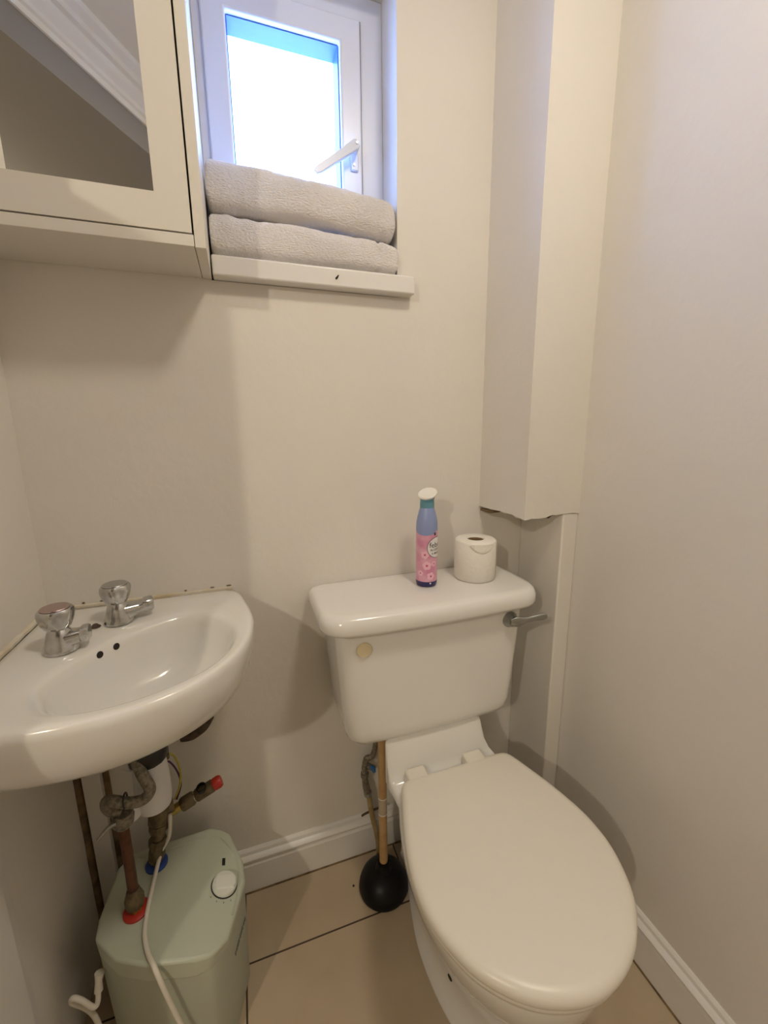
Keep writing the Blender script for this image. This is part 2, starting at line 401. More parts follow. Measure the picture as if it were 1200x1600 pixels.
def smooth_poly(pts, per=10):
    P = [Vector(p) for p in pts]; out = []; n = len(P)
    for i in range(n):
        q0, q1, q2, q3 = P[i - 1], P[i], P[(i + 1) % n], P[(i + 2) % n]
        for k in range(per):
            t = k / per
            out.append(0.5 * ((2 * q1) + (-q0 + q2) * t + (2 * q0 - 5 * q1 + 4 * q2 - q3) * t * t + (-q0 + 3 * q1 - 3 * q2 + q3) * t ** 3))
    return out
def ray_poly(poly, c, ang):
    d = Vector((math.cos(ang), math.sin(ang))); best = 0
    n = len(poly)
    for i in range(n):
        a, e = poly[i] - c, poly[(i + 1) % n] - poly[i]
        den = d.x * e.y - d.y * e.x
        if abs(den) < 1e-12: continue
        t = (a.x * e.y - a.y * e.x) / den; u = (a.x * d.y - a.y * d.x) / den
        if t > 0 and -1e-6 <= u <= 1 + 1e-6: best = max(best, t)
    return c + d * best
NA = 120
cang = math.atan2(0 - bc.y, XL - bc.x)
angs = [cang + 2 * math.pi * k / NA for k in range(NA)]
OP = [Vector(p) for p in outer_pts]
OP_s = smooth_poly(outer_pts, 8)
def clampw(p): return Vector((max(p.x, XL), min(p.y, 0.0)))
OUT = [clampw(ray_poly(OP_s, bc, a)) for a in angs]; OUT[0] = Vector((XL, 0.0))
BOWL = [ray_poly(smooth_poly(bowl_pts, 8), bc, a) for a in angs]
drain = Vector((-0.205, -0.235))
rings = []
def R_out(scale, z, inset=0.0, lip=0.0):
    r = []
    for p in OUT:
        c = Vector((XL, 0.0)); q = c + (p - c) * scale
        # pull inwards from free edge only
        r.append((q.x, q.y, z))
    return r
def R_mix(t, z, off=0.0):
    r = []
    for o_, i_ in zip(OUT, BOWL):
        q = o_ + (i_ - o_) * t; r.append((q.x, q.y, z))
    return r
def R_bowl(s, z):
    return [(drain.x + (p.x - drain.x) * s, drain.y + (p.y - drain.y) * s, z) for p in BOWL]
rings += [R_out(0.30, 0.690), R_out(0.45, 0.695), R_out(0.62, 0.712), R_out(0.78, 0.738), R_out(0.89, 0.762), R_out(0.95, 0.785), R_out(0.982, 0.815), R_out(0.995, 0.845), R_out(1.0, 0.862), R_mix(0.0, 0.868)]
rings += [R_mix(0.06, ZB - 0.003), R_mix(0.16, ZB), R_mix(0.42, ZB - 0.0005), R_mix(0.70, ZB - 0.0015), R_mix(0.85, ZB - 0.003), R_mix(0.95, ZB - 0.006)]
rings += [R_bowl(0.985, ZB - 0.012), R_bowl(0.955, ZB - 0.026), R_bowl(0.90, ZB - 0.050), R_bowl(0.82, ZB - 0.075), R_bowl(0.70, ZB - 0.096), R_bowl(0.52, ZB - 0.110), R_bowl(0.30, ZB - 0.118), R_bowl(0.14, ZB - 0.121)]
b = MB(); b.loft(rings); b.build('bowl', CER, basin, angle=75)
# drain
b = MB(); b.lathe([(0.0, 0.0), (0.022, 0.0), (0.021, 0.002), (0.014, 0.0015), (0.012, -0.001), (0.0, -0.001)], (drain.x, drain.y, ZB - 0.1205), n=24, caps=False); b.build('drain', CHROME, basin)
# overflow holes on the back slope
for c in (Vector((-0.2629, -0.2050, 0.8587)), Vector((-0.2437, -0.1793, 0.8574))):
    nv = Vector((0.78, -0.60, 0.14)).normalized()
    MB().lathe([(0.0, 0.0012), (0.0055, 0.0012), (0.0062, 0.0004), (0.0062, -0.004), (0.0, -0.004)], c, nv, 20, caps=False).build('overflow_hole', DARKH, basin)
MB().lathe([(0.0, 0.006), (0.004, 0.0055), (0.006, 0.003), (0.009, 0.0008), (0.0095, 0.0), (0, 0)], (-0.290, -0.122, ZB - 0.001), n=9, caps=False).build('chain_stay', RUST, basin)
# taps
def tap(x, y, ang, sc, lab):
    d = Vector((math.cos(ang), math.sin(ang), 0)); c = Vector((x, y, ZB - 0.0005))
    b = MB(); b.lathe([(0.0, 0), (0.0265, 0), (0.0265, 0.005), (0.0235, 0.012), (0.020, 0.026), (0.0175, 0.034), (0.013, 0.041), (0, 0.041)], c, n=28, caps=False)
    body = b.build('tap', CHROME, basin, angle=35); body['label'] = lab
    # spout
    side = Vector((-d.y, d.x, 0)); rr = []
    for t, w, z0, z1 in [(a * sc, b2, c3, d4) for a, b2, c3, d4 in ((0.0, 0.019, 0.002, 0.034), (0.020, 0.018, 0.004, 0.033), (0.036, 0.0150, 0.008, 0.032), (0.046, 0.0135, 0.011, 0.033), (0.048, 0.0145, 0.0085, 0.036), (0.062, 0.0145, 0.010, 0.0375), (0.066, 0.012, 0.013, 0.036))]:
        ring = []
        for k in range(16):
            a = 2 * math.pi * k / 16; cu, su = math.cos(a), math.sin(a)
            ring.append(c + d * t + side * (math.copysign(abs(cu) ** 0.6, cu) * w) + Vector((0, 0, (z0 + z1) / 2 + math.copysign(abs(su) ** 0.6, su) * (z1 - z0) / 2)))
        rr.append(ring)
    MB().loft(rr).build('spout', CHROME, body, angle=40)
    # tri-lobed knob
    kr = []
    for h, r, am in ((0.039, 0.011, 0.0), (0.042, 0.019, 0.02), (0.048, 0.0225, 0.05), (0.056, 0.0255, 0.08), (0.066, 0.0275, 0.07), (0.072, 0.0265, 0.04), (0.0755, 0.0235, 0.02)):
        kr.append([c + Vector((0, 0, h)) + Vector((math.cos(2 * math.pi * k / 48), math.sin(2 * math.pi * k / 48), 0)) * r * (1 - am * (1 + math.cos(6 * (2 * math.pi * k / 48)))) for k in range(48)])
    kn = MB().loft(kr).build('knob', CHROME, body, angle=40)
    return body, c
t1, c1 = tap(-0.318, -0.200, math.radians(4), 0.66, 'chrome pillar tap nearer the left wall')
t2, c2 = tap(-0.252, -0.110, math.radians(16), 0.92, 'chrome pillar tap nearer the back wall')
MB().lathe([(0, 0.0005), (0.0215, 0.0005), (0.0205, 0.0022), (0, 0.0025)], c1 + Vector((0, 0, 0.0755)), caps=False, n=28).build('knob_cap', mat('red_tinted_cap', (0.55, 0.42, 0.40), 0.25, 1.0), t1)
MB().lathe([(0, 0.0005), (0.0215, 0.0005), (0.0205, 0.0022), (0, 0.0025)], c2 + Vector((0, 0, 0.0755)), caps=False, n=28).build('knob_cap', mat('grey_cap', (0.50, 0.51, 0.52), 0.25, 1.0), t2)
# sealant
b = MB(); rs = []
for k in range(50):
    x = XL + 0.001 + k * 0.365 / 49; w = 0.0045 + 0.0018 * noise.noise(Vector((x * 40, 0, 0)))
    rs.append([(x, 0, ZB - 0.004), (x, -w, ZB - 0.004), (x, -w, ZB + 0.0012), (x, -0.001, ZB + w * 0.6), (x, 0, ZB + w * 0.6)])
b.loft(rs)
rs = []
for k in range(50):
    y = -0.002 - k * 0.36 / 49; w = 0.005 + 0.0018 * noise.noise(Vector((y * 40, 7, 0)))
    rs.append([(XL, y, ZB - 0.004), (XL + w, y, ZB - 0.004), (XL + w, y, ZB + 0.0012), (XL + 0.001, y, ZB + w), (XL, y, ZB + w)])
b.loft(rs); b.build('sealant', SEAL, basin)
for (x, w, h) in ((-0.345, 0.006, 0.004), (-0.310, 0.010, 0.003), (-0.145, 0.006, 0.003), (-0.088, 0.010, 0.0022), (-0.052, 0.012, 0.003)):
    b = MB(); b.loft([[(x + math.cos(a) * w / 2, -0.0003 - dy, ZB + 0.0055 + math.sin(a) * h / 2) for a in [2 * math.pi * k / 9 for k in range(9)]] for dy in (0, 0.001)])
    b.build('mould_spot', GRIME, basin)

# basin bracket against the wall (rusty)
b = MB(); pth = [(-0.197, -0.008, 0.503), (-0.180, -0.010, 0.505), (-0.150, -0.011, 0.522), (-0.122, -0.010, 0.545), (-0.117, -0.006, 0.552)]
b = MB().tube([(-0.190, -0.013, 0.517), (-0.165, -0.014, 0.521), (-0.138, -0.014, 0.538), (-0.121, -0.012, 0.560)], [0.009, 0.013, 0.0135, 0.011], 12)
tag(b.build('pipe_stub', RUST), 'rusty brown pipe stub on the wall under the right end of the basin', 'pipe')

# ------------------------------------------------------------------ water heater
heater = thing('water_heater', 'pale green-white undersink water heater on the floor below the basin', 'water heater', (-0.2, -0.21, 0))
HZ = 0.300
HP = [(-0.336, -0.205), (-0.333, -0.242), (-0.287, -0.291), (-0.235, -0.317), (-0.151, -0.338), (-0.122, -0.334), (-0.094, -0.308), (-0.061, -0.205), (-0.066, -0.160), (-0.095, -0.093), (-0.139, -0.070), (-0.300, -0.078), (-0.326, -0.105)]
hcx = Vector((-0.2, -0.21))
def hpoly(inset, z):
    r = []
    for p in HP:
        v = Vector(p) - hcx; k = 1 - inset / v.length; r.append((hcx.x + v.x * k, hcx.y + v.y * k, z))
    return r
ridge = lambda y: -0.154 + (y + 0.333) * 0.15
tz = lambda x, y: HZ - 0.36 * max(0, x - ridge(y))
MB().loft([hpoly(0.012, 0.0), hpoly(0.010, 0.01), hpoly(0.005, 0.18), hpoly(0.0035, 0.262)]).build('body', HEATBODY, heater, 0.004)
b = MB(); b.loft([hpoly(0.003, 0.252), hpoly(0, HZ)])
bmesh.ops.bisect_plane(b.bm, geom=b.bm.verts[:] + b.bm.edges[:] + b.bm.faces[:], plane_co=(-0.154, -0.333, 0), plane_no=(1, -0.15, 0))
for v in b.bm.verts:
    if v.co.z > 0.29: v.co.z = tz(v.co.x, v.co.y)
top = b.build('cover', HEATER, heater, 0.006, angle=30)
# raised rib along the facet
rib = MB(); rib.tube([(-0.290, -0.100, HZ), (-0.150, -0.096, HZ), (-0.112, -0.108, tz(-0.112, -0.108)), (-0.084, -0.150, tz(-0.084, -0.15)), (-0.076, -0.20, tz(-0.076, -0.2)), (-0.088, -0.27, tz(-0.088, -0.27))], 0.0018, 8); rib.build('cover_rib', HEATER, heater)
kx, ky = -0.104, -0.212; kn_n = Vector((0.36, -0.03, 1)).normalized(); kc = Vector((kx, ky, tz(kx, ky)))
MB().lathe([(0, 0), (0.0275, 0), (0.0275, 0.0012), (0, 0.0012)], kc, kn_n, 32, caps=False).build('dial_ring', BLACKP, heater)
kb = MB().lathe([(0, 0), (0.0255, 0), (0.0255, 0.006), (0.024, 0.009), (0.0, 0.0095)], kc, kn_n, 32, caps=False).build('knob', mat('knob_white', (0.72, 0.74, 0.68), 0.3), heater)
MB().loft([[kc + kn_n * h + Vector((math.cos(a) * 0.022 * 1.0, math.sin(a) * 0.022 * 1.0, 0)) * s + Vector((0.0, 0, -0.36 * math.cos(a) * 0.022 * s)) for a in (0.3, 0.75, 2.5, 2.85, 3.44, 3.9, 5.6, 6.0)] for h, s in ((0.009, 1), (0.0125, 0.9))]).build('grip', mat('knob_grip', (0.78, 0.80, 0.74), 0.3), kb)
lc = Vector((-0.106, -0.163, tz(-0.106, -0.163) + 0.0004))
MB().loft([[lc + Vector((a, c, 0.001 - 0.36 * a + h)) for a, c in ((-0.003, -0.008), (0.003, -0.008), (0.003, 0.008), (-0.003, 0.008))] for h in (0, 0.0008)]).build('indicator', BLACKP, heater)
mk = MB()
for k in range(5):
    a = math.radians(-140 + 25 * k); px, py = kx + math.cos(a) * 0.032, ky + math.sin(a) * 0.034
    zc = tz(px, py) + 0.0006
    mk.loft([[(px + u, py + v, zc - 0.36 * u + h) for u, v in ((-0.0009, -0.0016), (0.0009, -0.0016), (0.0009, 0.0016), (-0.0009, 0.0016))] for h in (0, 0.0004)])
mk.build('dial_marks', mat('faint_print', (0.22, 0.26, 0.22), 0.6), heater)
mk = MB(); fa = Vector((-0.094, -0.308)); fb = Vector((-0.061, -0.205)); fd = (fb - fa).normalized(); fn = Vector((fd.y, -fd.x))
for k in range(9):
    t0 = 0.030 + 0.0075 * k; w = 0.0055 if k % 3 else 0.0035
    c0 = fa + fd * t0 - fn * 0.0040; c1_ = fa + fd * (t0 + w) - fn * 0.0040
    mk.loft([[(c0.x + fn.x * q_, c0.y + fn.y * q_, 0.185), (c1_.x + fn.x * q_, c1_.y + fn.y * q_, 0.185), (c1_.x + fn.x * q_, c1_.y + fn.y * q_, 0.193), (c0.x + fn.x * q_, c0.y + fn.y * q_, 0.193)] for q_ in (0, 0.0012)])
mk.build('side_print', mat('grey_print', (0.18, 0.20, 0.19), 0.6), heater)
# fittings
rf = Vector((-0.268, -0.214, HZ)); bf = Vector((-0.246, -0.125, HZ))
MB().lathe([(0, 0), (0.0235, 0), (0.0235, 0.004), (0.018, 0.007), (0, 0.007)], rf, n=28, caps=False).build('hot_ring', REDP, heater)
MB().lathe([(0, 0), (0.0225, 0), (0.0225, 0.004), (0.017, 0.007), (0, 0.007)], bf, n=28, caps=False).build('cold_ring', BLUEP, heater)
MB().lathe([(0, 0.007), (0.013, 0.007), (0.013, 0.017), (0, 0.017)], rf, n=6, caps=False).build('hot_outlet', YBRASS, heater)
MB().lathe([(0, 0.007), (0.012, 0.007), (0.012, 0.017), (0, 0.017)], bf, n=6, caps=False).build('cold_inlet', YBRASS, heater)

# copper pipe rising from the red fitting
cp = thing('copper_pipe', 'tarnished copper pipe rising from the red fitting of the water heater', 'pipe', tuple(rf + Vector((0, 0, 0.017))))
MB().tube([rf + Vector((0, 0, 0.035)), (-0.270, -0.205, 0.42), (-0.272, -0.200, 0.505)], 0.0095, 16).build('pipe', COPPER, cp)
MB().lathe([(0, 0.017), (0.0165, 0.017), (0.0175, 0.022), (0.0175, 0.036), (0.014, 0.042), (0.0125, 0.052), (0.0105, 0.055), (0, 0.055)], rf, n=10, caps=False).build('compression_nut', BRASS, cp)
# isolator at top of it + braided hose
MB().lathe([(0, -0.018), (0.014, -0.018), (0.019, -0.010), (0.0195, 0.006), (0.015, 0.014), (0, 0.014)], (-0.268, -0.205, 0.515), (0.15, -0.1, 1), 16, caps=False).build('valve_body', BRAID, cp)
MB().tube([(-0.268, -0.215, 0.517), (-0.285, -0.222, 0.520), (-0.305, -0.228, 0.503)], [0.006, 0.004, 0.003], 8).build('valve_lever', DARKM, cp)
hose = thing('braided_hose', 'thick braided steel hose bent under the basin in front of the trap', 'hose', (-0.262, -0.205, 0.53))
MB().tube([(-0.262, -0.150, 0.69), (-0.248, -0.175, 0.640), (-0.226, -0.205, 0.600), (-0.214, -0.215, 0.572), (-0.226, -0.218, 0.556), (-0.250, -0.220, 0.558), (-0.280, -0.215, 0.568), (-0.290, -0.208, 0.560), (-0.288, -0.204, 0.540), (-0.272, -0.203, 0.527)], 0.0105, 14).build('hose_tube', BRAID, hose)
tie = [Vector((-0.256, -0.218, 0.563)) + Vector((0.0, math.cos(a), math.sin(a))) * 0.0135 for a in [2 * math.pi * k / 12 for k in range(13)]]
MB().tube(tie, 0.0016, 6, smooth=False).build('cable_tie', BLACKP, hose)

# bottle trap
trap = thing('bottle_trap', 'white plastic bottle trap hanging under the basin', 'drain trap', (-0.213, -0.170, 0.49))
tc_ = Vector((-0.222, -0.165, 0.0))
MB().lathe([(0, 0.485), (0.022, 0.485), (0.031, 0.492), (0.0335, 0.51), (0.0325, 0.56), (0.030, 0.600), (0.028, 0.612), (0, 0.612)], tc_, n=32, caps=False).build('trap_body', PVC, trap)
MB().lathe([(0, 0.600), (0.034, 0.600), (0.036, 0.604), (0.036, 0.628), (0.029, 0.638), (0.022, 0.64), (0.022, 0.70), (0, 0.70)], tc_, n=14, caps=False).build('trap_nut', BLACKP, trap)
MB().tube([(-0.235, -0.15, 0.585), (-0.275, -0.125, 0.588), (-0.31, -0.09, 0.583), (-0.335, -0.055, 0.578), (-0.345, -0.0, 0.578)], 0.0185, 18).build('outlet_pipe', PVC, trap)
MB().lathe([(0, -0.014), (0.0235, -0.014), (0.0245, 0), (0.0235, 0.014), (0, 0.014)], (-0.262, -0.133, 0.587), (-0.85, 0.5, 0), 14, caps=False).build('outlet_nut', PVC, trap)
MB().cyl((-0.262, -0.185, 0.51), (-0.248, -0.198, 0.51), 0.014, n=16).build('cleaning_cap', PVC, trap)

# valve stack on the blue (cold) side
vs = thing('brass_valve_assembly', 'dull brass valve stack with a red capped branch on the heater cold inlet', 'valve', tuple(bf + Vector((0, 0, 0.017))))
q = Vector((-0.228, -0.105, 0))
MB().tube([bf + Vector((0, 0, 0.015)), (-0.242, -0.122, 0.345), (-0.236, -0.112, 0.37), (-0.231, -0.108, 0.42)], [0.0155, 0.014, 0.013, 0.014], 14).build('riser', BRASS, vs)
for z, r in ((0.326, 0.0165), (0.352, 0.018), (0.385, 0.019)):
    t = (z - 0.315) / 0.105
    MB().lathe([(0, -0.008), (r, -0.008), (r * 1.03, 0), (r, 0.008), (0, 0.008)], (-0.245 + 0.014 * t, -0.124 + 0.016 * t, z), (0.12, 0.12, 1), 8, caps=False).build('nut', BRASS, vs)
MB().tube([(-0.236, -0.112, 0.395), (-0.230, -0.107, 0.425), (-0.225, -0.105, 0.440)], [0.020, 0.022, 0.017], 16).build('valve_body', BRASS, vs)
MB().tube([(-0.228, -0.106, 0.418), (-0.205, -0.098, 0.418)], [0.016, 0.015], 14, smooth=False).build('side_boss', BRASS, vs)
MB().tube([(-0.222, -0.104, 0.44), (-0.216, -0.102, 0.50), (-0.214, -0.100, 0.545), (-0.214, -0.100, 0.62), (-0.214, -0.1, 0.70)], [0.0085, 0.0085, 0.0085, 0.008, 0.008], 12).build('feed_pipe', BRASS, vs)
for z in (0.545, 0.560, 0.585, 0.60):
    MB().lathe([(0, -0.006), (0.0145, -0.005), (0.016, 0), (0.0145, 0.005), (0, 0.006)], (-0.214, -0.100, z), (0, 0, 1), 7, caps=False).build('nut', BRASS, vs)
# branch to the right
B0 = Vector((-0.205, -0.098, 0.402)); B1 = Vector((-0.112, -0.085, 0.432)); bd = (B1 - B0)
MB().cyl(B0 - bd * 0.06, B0 + bd * 0.16, 0.0105, n=14).build('branch_collar', YBRASS, vs)
MB().lathe([(0, 0), (0.0135, 0), (0.0155, 0.004), (0.0155, 0.026), (0.013, 0.030), (0, 0.030)], B0 + bd * 0.16, bd, 8, caps=False).build('branch_nut', BRASS, vs)
MB().lathe([(0, 0), (0.0112, 0), (0.0112, 0.003), (0, 0.003)], B0 + bd * 0.47, bd, 20, caps=False).build('washer', CHROME, vs)
MB().lathe([(0, 0), (0.0125, 0), (0.0145, 0.004), (0.0145, 0.040), (0.012, 0.042), (0, 0.042)], B0 + bd * 0.49, bd, 20, caps=False).build('relief_valve', BRASS, vs)
rvc = B0 + bd * 0.68
MB().lathe([(0, 0), (0.011, 0), (0.011, 0.020), (0.009, 0.0205), (0.0085, 0.012), (0, 0.012)], rvc, (-0.2, -0.35, 1), 18, caps=False).build('discharge_port', BLACKP, vs)
MB().lathe([(0, 0), (0.0125, 0), (0.014, 0.004), (0.0145, 0.014), (0.012, 0.020), (0, 0.0215)], B0 + bd * 0.90, bd, 20, caps=False).build('red_cap', REDP, vs)

# loose wires
w = thing('earth_wire', 'thin yellow and purple wires looped behind the valve stack', 'wire', (-0.2, -0.09, 0.43))
MB().tube([(-0.212, -0.088, 0.545), (-0.195, -0.084, 0.530), (-0.186, -0.082, 0.49), (-0.190, -0.084, 0.45), (-0.203, -0.088, 0.42)], 0.0022, 8).build('yellow_wire', YELW, w)
MB().tube([(-0.218, -0.080, 0.512), (-0.206, -0.078, 0.512), (-0.193, -0.076, 0.48), (-0.189, -0.078, 0.445), (-0.200, -0.084, 0.415)], 0.0020, 8).build('purple_wire', PURW, w)

# white power cable over the heater
cb_ = MB().tube([(-0.210, -0.115, 0.41), (-0.216, -0.120, 0.36), (-0.234, -0.128, 0.330), (-0.243, -0.17, 0.310), (-0.2455, -0.22, 0.306), (-0.243, -0.265, 0.306), (-0.232, -0.300, 0.306), (-0.218, -0.325, 0.304), (-0.208, -0.338, 0.285), (-0.198, -0.342, 0.24), (-0.180, -0.345, 0.16), (-0.15, -0.352, 0.08), (-0.13, -0.36, 0.006), (-0.10, -0.42, 0.005)], 0.0042, 12)
tag(cb_.build('power_cable', CABLE), 'white cable running down over the top and front of the water heater', 'cable')
cb2 = thing('cable_loop', 'looped white cable between the left wall and the water heater', 'cable', (-0.35, -0.262, 0.0))
MB().tube([(-0.334, -0.258, 0.205), (-0.336, -0.266, 0.182), (-0.343, -0.270, 0.182), (-0.358, -0.268, 0.204), (-0.371, -0.266, 0.214), (-0.375, -0.264, 0.203), (-0.358, -0.263, 0.178), (-0.346, -0.262, 0.145), (-0.341, -0.262, 0.09), (-0.341, -0.262, 0.004)], 0.0048, 12).build('cord', CABLE, cb2)
MB().tube([(-0.330, -0.252, 0.232), (-0.3325, -0.256, 0.218), (-0.334, -0.259, 0.200)], [0.0085, 0.006, 0.0075], 14, smooth=False).build('cord_gland', CABLE, cb2)

# ------------------------------------------------------------------ toilet
toilet = thing('toilet', 'white close-coupled toilet with its lid closed', 'toilet', (0.42, -0.35, 0))
LX = 0.433
half = [(-0.237, 0.0), (-0.237, 0.06), (-0.237, 0.115), (-0.243, 0.138), (-0.262, 0.150), (-0.30, 0.163), (-0.36, 0.182), (-0.42, 0.195), (-0.46, 0.1985), (-0.51, 0.194), (-0.56, 0.176), (-0.60, 0.152), (-0.635, 0.116), (-0.657, 0.080), (-0.671, 0.040), (-0.676, 0.0)]
full = [(LX - h, y) for y, h in half] + [(LX + h, y) for y, h in half[-2:0:-1]]
SP = smooth_poly(full, 6); lc_ = Vector((LX, -0.45))
def egg(s, z, dome=0.0, inset=0.0):
    r = []
    for p in SP:
        v = p - lc_; L = v.length; k = s * (1 - inset / L)
        r.append((lc_.x + v.x * k, lc_.y + v.y * k, z + dome))
    return r
lid = MB().loft([egg(1, 0.426, inset=0.006), egg(1, 0.4275, inset=0.0015), egg(1, 0.432), egg(1, 0.440, inset=0.0005), egg(1, 0.446, inset=0.004), egg(1, 0.4495, inset=0.010), egg(1, 0.451, inset=0.018), egg(0.6, 0.4535), egg(0.25, 0.4545)]).build('seat_lid', SEATW, toilet, angle=60)
MB().loft([egg(1, 0.409, inset=0.010), egg(1, 0.411, inset=0.006), egg(1, 0.420, inset=0.004), egg(1, 0.4245, inset=0.008)]).build('seat', SEATW, toilet, angle=60)
for hx in (0.335, 0.489):
    h = MB().box(hx - 0.0255, hx + 0.0255, -0.260, -0.211, 0.412, 0.449).build('hinge', SEATW, lid, 0.006)
# pan
def pan_ring(z, hw, yf, yb, hwb, cx):
    # front half-ellipse, back straight with hwb
    pts = []; N = 28
    ymid = yf + min(0.24, (yb - yf) * 0.5)
    for k in range(N + 1):
        a = math.pi * k / N
        pts.append((cx - hw * math.cos(a), ymid - (ymid - yf) * math.sin(a) ** 0.92, z))
    M_ = 10
    for k in range(1, M_ + 1):
        t = k / M_; s = t * t * (3 - 2 * t)
        pts.append((cx + hw + (hwb - hw) * s, ymid + (yb - ymid) * t, z))
    for k in range(1, 8):
        t = k / 8; pts.append((cx + hwb - 2 * hwb * t, yb, z))
    for k in range(M_, 0, -1):
        t = k / M_; s = t * t * (3 - 2 * t)
        pts.append((cx - hw - (hwb - hw) * s, ymid + (yb - ymid) * t, z))
    return pts
pr_ = [(0.0, 0.112, -0.545, -0.06, 0.072), (0.012, 0.112, -0.545, -0.06, 0.072), (0.02, 0.104, -0.535, -0.06, 0.068), (0.08, 0.100, -0.53, -0.06, 0.065), (0.15, 0.108, -0.55, -0.06, 0.066), (0.22, 0.130, -0.590, -0.05, 0.070), (0.28, 0.155, -0.625, -0.04, 0.078), (0.33, 0.172, -0.646, -0.03, 0.085), (0.37, 0.181, -0.656, -0.02, 0.09), (0.395, 0.184, -0.660, -0.02, 0.09), (0.406, 0.182, -0.658, -0.02, 0.09), (0.409, 0.176, -0.652, -0.022, 0.088)]
pan = MB().loft([pan_ring(z, hw, yf, yb, hwb, LX - 0.004) for z, hw, yf, yb, hwb in pr_]).build('pan', CER, toilet, angle=60)
# raised ledge between seat and cistern
lr = []
NP = [(-0.300, 0.412, 0.150, 0.433), (-0.262, 0.4135, 0.151, 0.430), (-0.225, 0.415, 0.148, 0.425), (-0.212, 0.420, 0.145, 0.420), (-0.202, 0.437, 0.139, 0.413), (-0.195, 0.465, 0.133, 0.407), (-0.188, 0.495, 0.130, 0.405), (-0.180, 0.514, 0.130, 0.404), (-0.15, 0.514, 0.118, 0.404), (-0.10, 0.514, 0.098, 0.404), (-0.02, 0.514, 0.085, 0.404)]
for y, zt, hw, cx in NP:
    zb = 0.39 if y < -0.2 else 0.39
    ring = [(cx - hw * 0.93, y, zb), (cx - hw, y, zb + 0.006), (cx - hw, y, zt - 0.012), (cx - hw + 0.004, y, zt - 0.003), (cx - hw + 0.014, y, zt)]
    for k in range(1, 6): ring.append((cx - hw + 0.014 + (2 * hw - 0.028) * k / 6, y, zt))
    ring += [(cx + hw - 0.014, y, zt), (cx + hw - 0.004, y, zt - 0.003), (cx + hw, y, zt - 0.012), (cx + hw, y, zb + 0.006), (cx + hw * 0.93, y, zb)]
    lr.append(ring)
MB().loft(lr).build('cistern_ledge', CER, toilet, angle=50)
MB().lathe([(0, 0), (0.007, 0), (0.006, 0.002), (0, 0.0024)], (0.3372, -0.4085, 0.098), (-0.97, -0.17, -0.14), 14, caps=False).build('bolt_hole', DARKH, toilet)
# cistern
def rrect(x0, x1, y0, y1, rf_, rb_, z, bow=0.0, n=8):
    pts = []
    def arc(cx, cy, r, a0_):
        for k in range(n + 1):
            a = a0_ + (math.pi / 2) * k / n; pts.append([cx + r * math.cos(a), cy + r * math.sin(a), z])
    arc(x1 - rb_, y1 - rb_, rb_, 0)
    for k in range(1, 8): pts.append([x1 - rb_ + (x0 + rb_ - x1 + rb_) * k / 8, y1, z])
    arc(x0 + rb_, y1 - rb_, rb_, math.pi / 2); arc(x0 + rf_, y0 + rf_, rf_, math.pi)
    for k in range(1, 14): pts.append([x0 + rf_ + (x1 - x0 - 2 * rf_) * k / 14, y0, z])
    arc(x1 - rf_, y0 + rf_, rf_, 1.5 * math.pi)
    cx = (x0 + x1) / 2; hw = (x1 - x0) / 2
    for p in pts:
        if p[1] < (y0 + y1) / 2: p[1] -= bow * (1 - ((p[0] - cx) / hw) ** 2)
    return pts
cis = MB().loft([rrect(0.402 - h, 0.402 + h, yf, -0.012, r, 0.02, z, 0.006) for z, h, yf, r in
    ((0.516, 0.175, -0.165, 0.03), (0.517, 0.192, -0.178, 0.035), (0.522, 0.206, -0.186, 0.035), (0.535, 0.217, -0.190, 0.035), (0.555, 0.222, -0.192, 0.035), (0.62, 0.227, -0.194, 0.035), (0.72, 0.234, -0.197, 0.035), (0.822, 0.240, -0.200, 0.035))]).build('cistern', CER, toilet, angle=50)
MB().loft([rrect(0.402 - h, 0.402 + h, yf, yb, r, 0.025, z, bw) for z, h, yf, yb, r, bw in
    ((0.820, 0.262, -0.214, -0.004, 0.055, 0.010), (0.817, 0.266, -0.218, -0.003, 0.055, 0.010), (0.819, 0.2705, -0.222, -0.002, 0.055, 0.012), (0.826, 0.2725, -0.225, -0.001, 0.055, 0.012), (0.842, 0.2725, -0.224, -0.001, 0.055, 0.012), (0.853, 0.269, -0.220, -0.002, 0.055, 0.012), (0.859, 0.262, -0.213, -0.006, 0.052, 0.011), (0.8605, 0.25, -0.200, -0.014, 0.045, 0.010), (0.861, 0.22, -0.17, -0.03, 0.04, 0.008), (0.8614, 0.12, -0.14, -0.06, 0.02, 0.0))]).build('cistern_lid', CER, cis, angle=60)
# lever
lv = MB().lathe([(0, 0), (0.020, 0), (0.020, 0.004), (0.016, 0.010), (0.014, 0.016), (0, 0.018)], (0.592, -0.200, 0.782), (0, -1, 0), 24, caps=False).build('lever_boss', DARKM, cis)
MB().loft([[(x, y + dy * 0.004, z + dz * w) for dy, dz in ((-1, -0.6), (-1, 0.6), (-0.3, 1), (0.6, 1), (1, 0.5), (1, -0.5), (0.6, -1), (-0.3, -1))] for x, y, z, w in ((0.583, -0.217, 0.783, 0.007), (0.595, -0.222, 0.783, 0.0125), (0.608, -0.224, 0.784, 0.0115), (0.622, -0.226, 0.786, 0.0075), (0.640, -0.230, 0.789, 0.0075), (0.662, -0.236, 0.793, 0.0095), (0.670, -0.238, 0.794, 0.006))]).build('flush_lever', DARKM, cis, 0.001)
MB().lathe([(0, 0), (0.0175, 0), (0.0165, 0.003), (0.006, 0.0042), (0, 0.0042)], (0.2205, -0.2025, 0.772), (0, -1, 0), 24, caps=False).build('blanking_cap', CREAM, cis)

